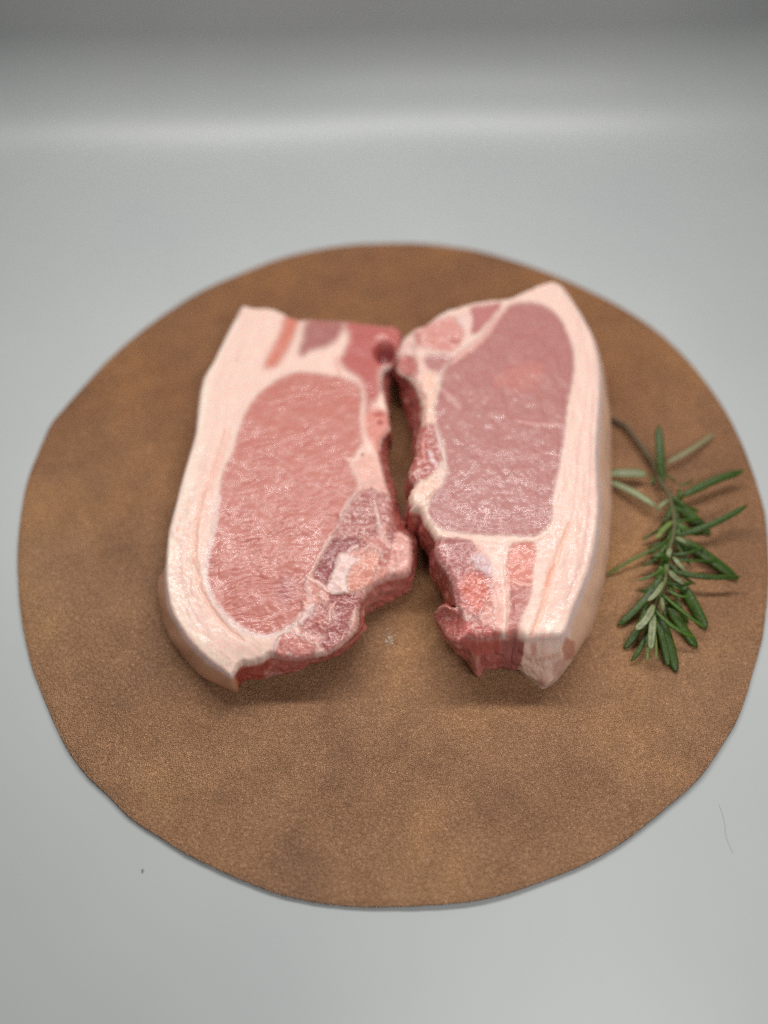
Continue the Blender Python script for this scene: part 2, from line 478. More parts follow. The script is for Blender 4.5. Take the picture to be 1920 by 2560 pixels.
    TW3 = unproj(TP[:, 0], TP[:, 1], z); TW3[:, 2] += zoff
    # --- part id per top face
    C = TP[F].mean(1)+np.stack([wx, wy], 1)[F].mean(1)
    pid = np.array(['fat_cap']*len(F), dtype=object)
    for nm, pts in spec['parts']:
        pid[sdf(C, catmull(pts, True, 4)) > 0] = nm
    pid[dr[F].min(1) < spec['rindw']*0.9] = 'rind'
    # --- sides
    rows = 26
    Tb = TW3[bidx]; Bb = R[:, 2:5]
    dxy = Tb[:, :2]-cen[:2]
    tw = np.roll(Tb, -1, 0)-np.roll(Tb, 1, 0)
    no = np.stack([tw[:, 1], -tw[:, 0]], 1); no /= np.linalg.norm(no, axis=1)[:, None]+1e-12
    a2 = (Tb[:, 0]*np.roll(Tb[:, 1], -1)-np.roll(Tb[:, 0], -1)*Tb[:, 1]).sum()
    if a2 < 0: no = -no
    for _ in range(12): no = (no+np.roll(no, 1, 0)+np.roll(no, -1, 0))/3
    SV = [Tb]; SP = [P]; ar = np.cumsum(np.linalg.norm(np.roll(P, -1, 0)-P, axis=1))
    iR = R[:, 5]
    iRs = np.convolve(np.concatenate([iR[-3:], iR, iR[:3]]), np.ones(7)/7, 'valid')
    def proj(Wp):
        d = Wp-np.array(CAM); c, s = math.cos(THETA), math.sin(THETA)
        dep = d[:, 1]*c-d[:, 2]*s; up = d[:, 1]*s+d[:, 2]*c
        return np.stack([960+FPX*d[:, 0]/dep, 1280-FPX*up/dep], 1)
    for r_ in range(1, rows+1):
        t = r_/rows
        prof = math.sin(math.pi*t)
        W3 = Tb*(1-t)+Bb*t
        bul = (0.0016*iRs+0.0014*(1-iRs))*prof
        nz = fbm(ar/26, np.full(nb, t*6.0), seed+80, 3, 0.45)*0.0013*(1-iRs)*prof
        nz = nz+gnoise(ar/7, np.full(nb, t*18), seed+84)*0.00018*(1-iRs)*prof
        nz = nz+gnoise(ar/60, np.full(nb, t*1.5), seed+83)*0.0006*iRs*prof
        W3 = W3.copy(); W3[:, :2] += no*(bul+nz)[:, None]
        W3[:, :2] -= no*(0.0024*(1-iRs)*sstep(0.72, 1.0, np.array(t)))[:, None]
        SV.append(W3); SP.append(proj(W3))
    SVa = np.vstack(SV[1:]); SPa = np.vstack(SP[1:])
    tt = np.repeat(np.arange(1, rows+1)/rows, nb); ii = np.tile(np.arange(nb), rows)
    s_ar = ar[ii]
    st = np.where(iRs[ii][:, None] > 0.5, s2l(spec['rindside'])[None, :], s2l(spec['sidelean'])[None, :])
    ve = fbm(s_ar/24, tt*5+0.4*gnoise(s_ar/20, tt*2, seed+90), seed+91, 4, 0.6)
    mm = np.clip(ve*1.5, 0, 0.8)*(1-iRs[ii]); st = st*(1-mm[:, None])+s2l((222, 162, 150))*mm[:, None]
    mm = np.clip(-ve*1.3, 0, 0.6)*(1-iRs[ii]); st = st*(1-mm[:, None])+s2l((142, 62, 56))*mm[:, None]
    mr = iRs[ii]*(1-sstep(0.0, 0.14, tt))*0.6; st = st*(1-mr[:, None])+s2l(spec['rindtop'])*mr[:, None]
    swet = np.where(iRs[ii] > 0.5, 0.2, 0.6)
    SWP = SPa+np.stack([3*fbm(SPa[:, 0]/12, SPa[:, 1]/12, seed+95, 3), 3*fbm(SPa[:, 0]/12, SPa[:, 1]/12, seed+98, 3)], 1)
    for pts, col, soft, al in spec['side']:
        m = al*sstep(-soft, soft, sdf(SWP, np.array(pts, float)))
        v = 1+0.12*fbm(SPa[:, 0]/9, SPa[:, 1]/9, seed+99, 3)
        st = st*(1-m[:, None])+s2l(col)[None, :]*v[:, None]*m[:, None]
    # blend the first rows from the top's colour so the cut wraps over the edge
    tbs = tint[bidx]
    for _ in range(8): tbs = (tbs+np.roll(tbs, 1, 0)+np.roll(tbs, -1, 0))/3
    tb = tbs[ii]; m = (1-sstep(0.0, 0.10, tt))*(1-iRs[ii]*0.3); st = st*(1-m[:, None])+tb*m[:, None]
    V = np.vstack([TW3, SVa]); TI = np.vstack([tint, st]); WE = np.concatenate([wet, swet])
    # orient top faces up
    e1 = TW3[F[:, 1]]-TW3[F[:, 0]]; e2 = TW3[F[:, 2]]-TW3[F[:, 0]]
    up = (e1[:, 0]*e2[:, 1]-e1[:, 1]*e2[:, 0]) > 0
    F = np.where(up[:, None], F, F[:, ::-1])
    SF = []; sid = []
    def vid(r_, i): return bidx[i] if r_ == 0 else nt+(r_-1)*nb+i
    ccw = a2 > 0
    for r_ in range(rows):
        for i in range(nb):
            j = (i+1) % nb
            q = (vid(r_, i), vid(r_+1, i), vid(r_+1, j), vid(r_, j))
            if not ccw: q = q[::-1]
            SF.append((q[0], q[1], q[2])); SF.append((q[0], q[2], q[3]))
            nm = 'rind' if iR[i] > 0.5 else 'cut_side'
            sid += [nm, nm]
    SF = np.array(SF); FA = np.vstack([F, SF]); PID = np.concatenate([pid, np.array(sid, dtype=object)])
    # vertex normals of the whole body, shared by the parts
    fn = np.cross(V[FA[:, 1]]-V[FA[:, 0]], V[FA[:, 2]]-V[FA[:, 0]])
    VN = np.zeros_like(V)
    for c_ in range(3): np.add.at(VN, FA[:, c_], fn)
    VN /= np.linalg.norm(VN, axis=1)[:, None]+1e-15
    base = np.array([cen[0], cen[1], ZM])
    root = empty('pork_chop', base, label, 'pork chop', 'raw pork chops on the leather mat')
    for nm in dict.fromkeys(PID.tolist()):
        Fs = FA[PID == nm]
        used, inv = np.unique(Fs.ravel(), return_inverse=True)
        mat = {'fat_cap': M_FAT, 'rind': M_RIND, 'connective_tissue': M_FAT}.get(nm.split('.')[0], M_LEAN)
        mesh_from(nm.split('.')[0], V[used]-base, inv.reshape(-1, 3), mat, root, TI[used], WE[used], VN[used])
    return root

EYE_L = [(718,937),(747,931),(785,932),(827,939),(865,944),(890,956),(903,973),(903,1007),(899,1049),(903,1079),(905,1108),(890,1132),
         (876,1160),(893,1198),(890,1222),(872,1246),(853,1284),(844,1320),(825,1341),(806,1377),(784,1420),(768,1450),(772,1478),(765,1505),(750,1535),
         (732,1563),(701,1580),(671,1590),(633,1586),(591,1563),(557,1529),(530,1491),(517,1453),(515,1419),(521,1386),(534,1331),(542,1284),
         (549,1242),(553,1200),(557,1184),(566,1159),(583,1129),(595,1083),(608,1045),(629,1007),(654,977),(684,956)]
STRIP_L = [(713,790),(747,790),(739,830),(718,876),(692,914),(667,920),(661,914),(675,880),(696,842),(705,817)]
MU1_L = [(777,792),(827,792),(857,800),(853,830),(836,855),(810,868),(777,876),(758,889),(747,882),(756,847),(760,817)]
MU2_L = [(865,796),(929,803),(1004,815),(1006,850),(990,900),(950,930),(950,982),(929,1011),(916,1032),(912,982),(899,948),(869,927),(850,900),(862,875),(872,840),(862,815)]
MU3_L = [(903,1225),(941,1226),(980,1246),(984,1284),(971,1310),(945,1310),(941,1339),(907,1341),(857,1337),(831,1337),(848,1318),(857,1284),(878,1251)]
MU4_L = [(828,1348),(854,1343),(893,1341),(907,1353),(917,1363),(890,1372),(864,1382),(845,1389),(835,1421),(825,1445),(816,1466),(801,1454),(784,1442),(787,1425),(804,1392),(821,1365)]
FAS_L = [(845,1389),(859,1383),(883,1394),(898,1401),(878,1416),(869,1430),(866,1454),(869,1478),(845,1480),(818,1474),(828,1445),(835,1421)]
MU5_L = [(881,1416),(905,1388),(930,1374),(953,1384),(944,1416),(931,1449),(912,1470),(878,1478),(868,1456)]
MU6_L = [(787,1510),(816,1515),(828,1541),(821,1565),(806,1584),(772,1584),(751,1565),(770,1541)]
MU7_L = [(830,1483),(870,1484),(902,1478),(897,1510),(893,1520),(880,1545),(872,1580),(849,1605),(816,1628),(801,1601),(825,1560),(830,1536),(822,1510)]
MU8_L = [(701,1591),(722,1583),(745,1584),(765,1592),(785,1606),(795,1625),(785,1640),(760,1652),(720,1652),(690,1642),(686,1618)]
RAG_L = [(905,1210),(985,1215),(1040,1330),(1036,1440),(930,1470),(905,1560),(820,1640),(700,1645),(690,1600),(745,1550),(760,1460),(800,1400),(840,1320),(880,1240)]

def hf_left(P):
    return np.full(len(P), 20*MM)+ZM - 0.0035*sstep(900, 1020, P[:, 0])*sstep(1250, 1450, P[:, 1]) - 0.002*sstep(1600, 1680, P[:, 1])
left = dict(H=20, seed=3, height=hf_left, fib=math.radians(-14), fur=1.25, fine=1.15, marb=0.16, deep=(176, 96, 88), rindw=5.5, round=2.6,
    rindtop=(222, 190, 184), rindside=(206, 154, 122), sidelean=(184, 100, 90),
    pairs=[(606,759,None,None,'m'),(633,766,None,None,'m'),(671,766,None,None,'m'),(692,771,None,None,'m'),(718,785,None,None,'m'),(747,795,None,None,'m'),
     (772,793,None,None,'m'),(823,796,None,None,'m'),(869,798,None,None,'m'),(907,804,None,None,'m'),(950,809,None,None,'m'),(983,812,None,None,'m'),
     (1000,821,None,None,'m'),(1002,847,None,None,'m'),(992,885,None,None,'m'),(975,915,985,940,'m'),(957,930,982,955,'m'),(954,956,975,975,'m'),(960,982,968,1000,'m'),(969,1015,None,None,'m'),
     (971,1041,None,None,'m'),(975,1066,None,None,'m'),(969,1079,972,1095,'m'),(954,1095,966,1115,'m'),(950,1125,966,1150,'m'),(956,1163,974,1190,'m'),
     (966,1205,984,1225,'m'),(977,1239,990,1262,'m'),(979,1259,996,1285,'m'),(983,1301,1018,1308,'m'),(990,1320,1028,1322,'m'),(1009,1329,1035,1338,'m'),(1026,1343,1040,1355,'m'),
     (1030,1369,1036,1385,'m'),(1030,1398,1031,1425,'m'),(1026,1424,1024,1464,'m'),(1013,1436,1016,1487,'m'),(996,1438,1008,1495,'m'),(979,1436,992,1506,'m'),
     (958,1447,970,1518,'m'),(933,1459,951,1527,'m'),(912,1483,933,1530,'m'),(898,1510,916,1539,'m'),(896,1538,905,1548,'m'),(895,1563,911,1566,'m'),
     (878,1588,893,1596,'m'),(844,1618,858,1622,'m'),(806,1637,812,1642,'m'),(772,1641,780,1648,'m',3),(752,1645,767,1664,'m',3),(730,1647,742,1680,'m',2),(701,1643,718,1688,'m',1),
     (675,1634,690,1698,'m'),(657,1647,660,1706,'m'),(630,1654,636,1702,'m',2),(606,1656,612,1706,'m',2),(592,1670,598,1716,'m'),(576,1690,592,1733,'r'),
     (549,1673,532,1707,'r'),(515,1649,494,1682,'r'),(476,1610,457,1643,'r'),(452,1576,432,1607,'r'),(428,1535,414,1566,'r'),(417,1504,407,1535,'r'),
     (412,1470,403,1500,'r'),(410,1432,404,1450,'r'),(412,1381,None,None,'r'),(418,1327,None,None,'r'),(429,1284,None,None,'r'),(437,1255,None,None,'r'),(450,1200,None,None,'r'),(456,1180,None,None,'r'),
     (470,1135,None,None,'r'),(485,1082,None,None,'r'),(491,1030,None,None,'r'),(496,982,None,None,'r'),(507,939,None,None,'r'),(528,906,None,None,'r'),(549,863,None,None,'r'),
     (570,821,None,None,'r'),(591,783,None,None,'r')],
    top=[
     ('line', [(590,800),(530,920),(510,1000),(490,1130),(440,1290),(428,1400),(440,1490),(500,1600),(560,1660)], 22, (243,222,206), 0.6, 0.3, 0.5),
     ('poly', RAG_L, (218,158,146), 9, 0.0, 0.8, 0.2),
     ('poly', EYE_L, (194,119,107), 4.5, -0.4, 0.75, 1.0),
     ('line', EYE_L[24:38], 9, (243,218,212), 0.55, 0.2, 0.4),
     ('line', [(561,1074),(545,1129),(530,1180),(519,1214),(507,1234),(496,1284),(488,1339),(488,1411),(502,1470),(528,1521),(566,1567),(608,1601)], 8, (230,170,148), 0.6, -0.9, 0.5),
     ('line', [(575,1060),(560,1120),(533,1200),(515,1260),(505,1320)], 5, (236,178,160), 0.5, -0.3, 0.5),
     ('line', [(470,1240),(455,1330),(450,1420),(462,1490),(500,1560)], 5, (226,196,186), 0.5, -0.2, 0.4),
     ('poly', STRIP_L, (208,124,106), 6, -0.3, 0.6, 0.6),
     ('poly', MU1_L, (168,106,100), 6, -0.4, 0.6, 0.7),
     ('poly', MU2_L, (184,98,92), 7, -0.4, 0.7, 0.8),
     ('line', [(835,885),(842,915),(850,935)], 6, (222,160,145), 0.6, -0.2, 0.5),
     ('line', [(903,960),(908,1000),(905,1045),(908,1090),(915,1130)], 6, (226,170,158), 0.7, 0.2, 0.5),
     ('poly', [(914,1035),(935,1020),(965,1030),(972,1060),(965,1080),(950,1100),(948,1140),(930,1110),(915,1080)], (212,136,122), 5, 0.3, 0.7, 0.5),
     ('blob', 958, 1003, 15, 24, (240,205,190), 0.95, 0.6, 0.5),
     ('blob', 948, 1033, 20, 9, (182,88,80), 0.8, -0.4, 0.7),
     ('blob', 950, 1056, 8, 7, (176,86,80), 0.8, -0.6, 0.7),
     ('blob', 955, 842, 20, 8, (222,165,155), 0.8, 0.8, 0.6),
     ('blob', 962, 880, 30, 27, (132,58,58), 0.95, -7.0, 0.8),
     ('blob', 968, 922, 14, 14, (190,165,158), 0.8, 0, 0.6),
     ('poly', [(912,1135),(940,1140),(952,1180),(965,1215),(975,1240),(950,1232),(910,1222),(893,1200),(880,1160),(895,1140)], (224,172,158), 6, 0.2, 0.6, 0.2),
     ('line', [(860,1142),(885,1150),(905,1132)], 4, (238,196,184), 0.7, 0.2, 0.6),
     ('blob', 906, 1137, 4, 4, (150,50,45), 0.9, -0.3, 0.7),
     ('line', [(950,1130),(960,1175),(975,1225)], 7, (176,92,88), 0.7, -0.5, 0.7),
     ('poly', MU3_L, (170,102,96), 4, -0.9, 0.9, 0.5),
     ('poly', [(971,1301),(992,1322),(992,1345),(983,1358),(966,1348)], (160,88,84), 3, -0.6, 0.9, 0.4),
     ('poly', MU4_L, (148,80,82), 3, -1.8, 0.9, 0.5),
     ('poly', MU5_L, (216,146,126), 4, 0.3, 0.85, 0.4),
     ('poly', [(830,1337),(860,1340),(907,1343),(960,1352),(985,1372),(975,1400),(944,1416),(953,1384),(930,1372),(905,1362),(893,1345)], (190,120,112), 4, 0.3, 0.9, 0.3),
     ('blob', 961, 1404, 18, 14, (190,108,98), 0.85, -0.2, 0.7),
     ('poly', [(998,1332),(1024,1340),(1032,1398),(1028,1424),(1010,1438),(988,1424),(978,1390),(988,1350)], (228,172,162), 5, 0.8, 0.7, 0.1),
     ('line', [(985,1380),(990,1410),(998,1432)], 4, (200,130,120), 0.6, -0.8, 0.7),
     ('poly', MU6_L, (176,106,100), 3, -0.6, 0.9, 0.4),
     ('poly', MU7_L, (158,88,86), 4, -1.2, 0.9, 0.5),
     ('poly', MU8_L, (204,134,126), 3.5, 0.2, 0.95, 0.3),
     ('blob', 713, 1474, 38, 50, (180,116,116), 0.55, -0.3, 1.0),
     ('lumps', RAG_L, 0.9, 36),
     ('poly', FAS_L, (232,198,192), 3, 0.9, 0.8, 0.0),
     ('line', [(869,1380),(880,1370),(893,1362)], 7, (232,196,190), 0.9, 1.2, 0.8),
     ('line', [(912,1372),(930,1362),(950,1378),(956,1396)], 8, (226,184,174), 0.7, 0.9, 0.7),
     ('line', [(903,1223),(878,1246),(853,1284),(845,1318),(827,1338),(806,1377),(781,1424),(764,1443),(748,1457)], 5.5, (226,176,166), 0.9, 0.7, 0.7),
     ('line', [(844,1290),(848,1318),(828,1338)], 4, (150,60,52), 0.55, -0.9, 0.7),
     ('line', [(937,1255),(943,1290),(950,1320),(962,1350),(975,1368)], 8, (222,184,178), 0.8, 0.5, 0.8),
     ('line', [(888,1312),(915,1318),(945,1305)], 3, (215,165,155), 0.6, 0.3, 0.9),
     ('line', [(765,1440),(784,1452),(806,1465),(821,1481)], 7, (232,192,184), 0.95, 1.4, 0.8),
     ('line', [(820,1481),(845,1482),(868,1480)], 4, (228,190,182), 0.9, 0.9, 0.8),
     ('line', [(825,1492),(850,1490),(875,1490)], 4, (150,70,66), 0.6, -1.0, 0.8),
     ('line', [(765,1445),(770,1480),(775,1500)], 9, (224,180,174), 0.8, 0.4, 0.8),
     ('line', [(784,1512),(770,1532),(752,1556)], 12, (230,198,194), 0.9, 1.2, 0.8),
     ('line', [(736,1560),(740,1575),(748,1588)], 8, (232,198,192), 0.9, 0.9, 0.7),
     ('line', [(748,1586),(765,1594),(778,1608)], 4, (226,180,172), 0.8, 0.5, 0.9),
     ('line', [(838,1507),(824,1530),(826,1556)], 5, (224,172,164), 0.9, 0.8, 0.8),
     ('line', [(890,1520),(884,1545),(876,1570)], 10, (224,178,168), 0.8, 1.4, 0.7),
     ('line', [(790,1608),(800,1625),(790,1634)], 8, (226,190,178), 0.8, 0.6, 0.7),
     ('line', [(700,1595),(690,1612),(682,1630)], 6, (236,204,196), 0.8, 0.4, 0.8),
     ('blob', 494, 1562, 8, 5, (248,236,230), 0.7, 0.1, 1.0),
     ('blob', 595, 900, 5, 4, (226,176,150), 0.6, -0.1, 0.4),
     ('blob', 588, 902, 4, 3, (226,176,150), 0.6, -0.1, 0.4),
     ('blob', 443, 1320, 5, 12, (226,158,140), 0.5, -0.1, 0.4),
     ('blob', 450, 1297, 4, 8, (226,150,130), 0.5, -0.1, 0.4),
    ],
    parts=[('eye_muscle', EYE_L), ('muscle', STRIP_L), ('muscle.1', MU1_L), ('muscle.2', MU2_L), ('connective_tissue.1', RAG_L), ('muscle.3', MU3_L), ('muscle.4', MU4_L),
           ('muscle.5', MU5_L), ('muscle.6', MU6_L), ('muscle.7', MU7_L), ('muscle.8', MU8_L), ('connective_tissue.2', FAS_L)],
    side=[([(585,1690),(600,1655),(655,1640),(675,1660),(650,1715),(600,1730)], (168,72,60), 4, 0.85),
          ([(604,1655),(660,1645),(655,1662),(610,1668)], (214,158,138), 3, 0.7),
          ([(660,1675),(700,1680),(700,1700),(665,1700)], (214,156,148), 6, 0.6),
          ([(690,1655),(765,1650),(770,1670),(700,1675)], (184,100,92), 4, 0.6),
          ([(905,1510),(925,1480),(1000,1450),(1010,1465),(940,1505),(915,1530)], (190,122,114), 6, 0.6),
          ])

EYE_R = [(1271,765),(1307,755),(1343,758),(1376,772),(1398,794),(1416,826),(1430,863),(1436,906),(1432,949),(1423,993),(1416,1036),(1412,1080),
         (1405,1123),(1398,1166),(1389,1203),(1383,1239),(1380,1254),(1381,1280),(1372,1312),(1351,1334),(1322,1343),(1285,1339),(1231,1337),(1177,1334),
         (1134,1328),(1105,1323),(1083,1308),(1070,1280),(1074,1254),(1085,1229),(1100,1214),(1110,1203),(1117,1181),(1117,1159),(1112,1123),(1101,1087),
         (1090,1051),(1088,1014),(1099,975),(1108,928),(1130,899),(1155,877),(1191,852),(1213,826),(1238,797)]
R1 = [(1177,768),(1213,762),(1252,756),(1246,776),(1213,812),(1191,834),(1177,830),(1181,797)]
R2 = [(1043,823),(1090,800),(1130,790),(1150,800),(1163,830),(1148,863),(1119,881),(1079,870),(1040,863)]
R3 = [(1061,891),(1090,884),(1130,895),(1112,913),(1097,935),(1079,935),(1065,913)]
R4 = [(994,891),(1029,888),(1043,913),(1040,940),(1003,928)]
R5 = [(1054,1062),(1085,1060),(1092,1092),(1103,1133),(1103,1151),(1090,1173),(1067,1196),(1047,1205),(1029,1200),(1020,1173),(1038,1128),(1045,1081)]
R6 = [(1095,1346),(1141,1345),(1177,1355),(1191,1381),(1180,1402),(1199,1421),(1213,1435),(1228,1450),(1224,1486),(1213,1515),(1199,1547),(1177,1540),(1138,1504),(1128,1453),(1108,1421),(1084,1392),(1083,1363)]
R7 = [(1278,1363),(1307,1354),(1336,1357),(1340,1381),(1333,1424),(1329,1460),(1322,1500),(1307,1529),(1290,1560),(1296,1585),(1268,1590),(1272,1550),(1278,1520),(1278,1489),(1267,1450),(1266,1417),(1271,1388)]
FLAP = [(1116,1500),(1138,1508),(1150,1535),(1178,1552),(1205,1560),(1240,1570),(1252,1590),(1180,1600),(1140,1612),(1105,1585),(1078,1530)]
RAG_R = [(990,820),(1160,760),(1180,840),(1110,930),(1085,1010),(1100,1100),(1110,1200),(1070,1260),(1010,1270),(1010,1180),(1030,1100),(1050,1000),(990,930)]
LOW_R = [(1085,1350),(1200,1360),(1240,1440),(1240,1600),(1080,1600),(1080,1500),(1130,1490)]
FRONT = [(1165,1440),(1262,1400),(1290,1580),(1230,1600),(1200,1540)]

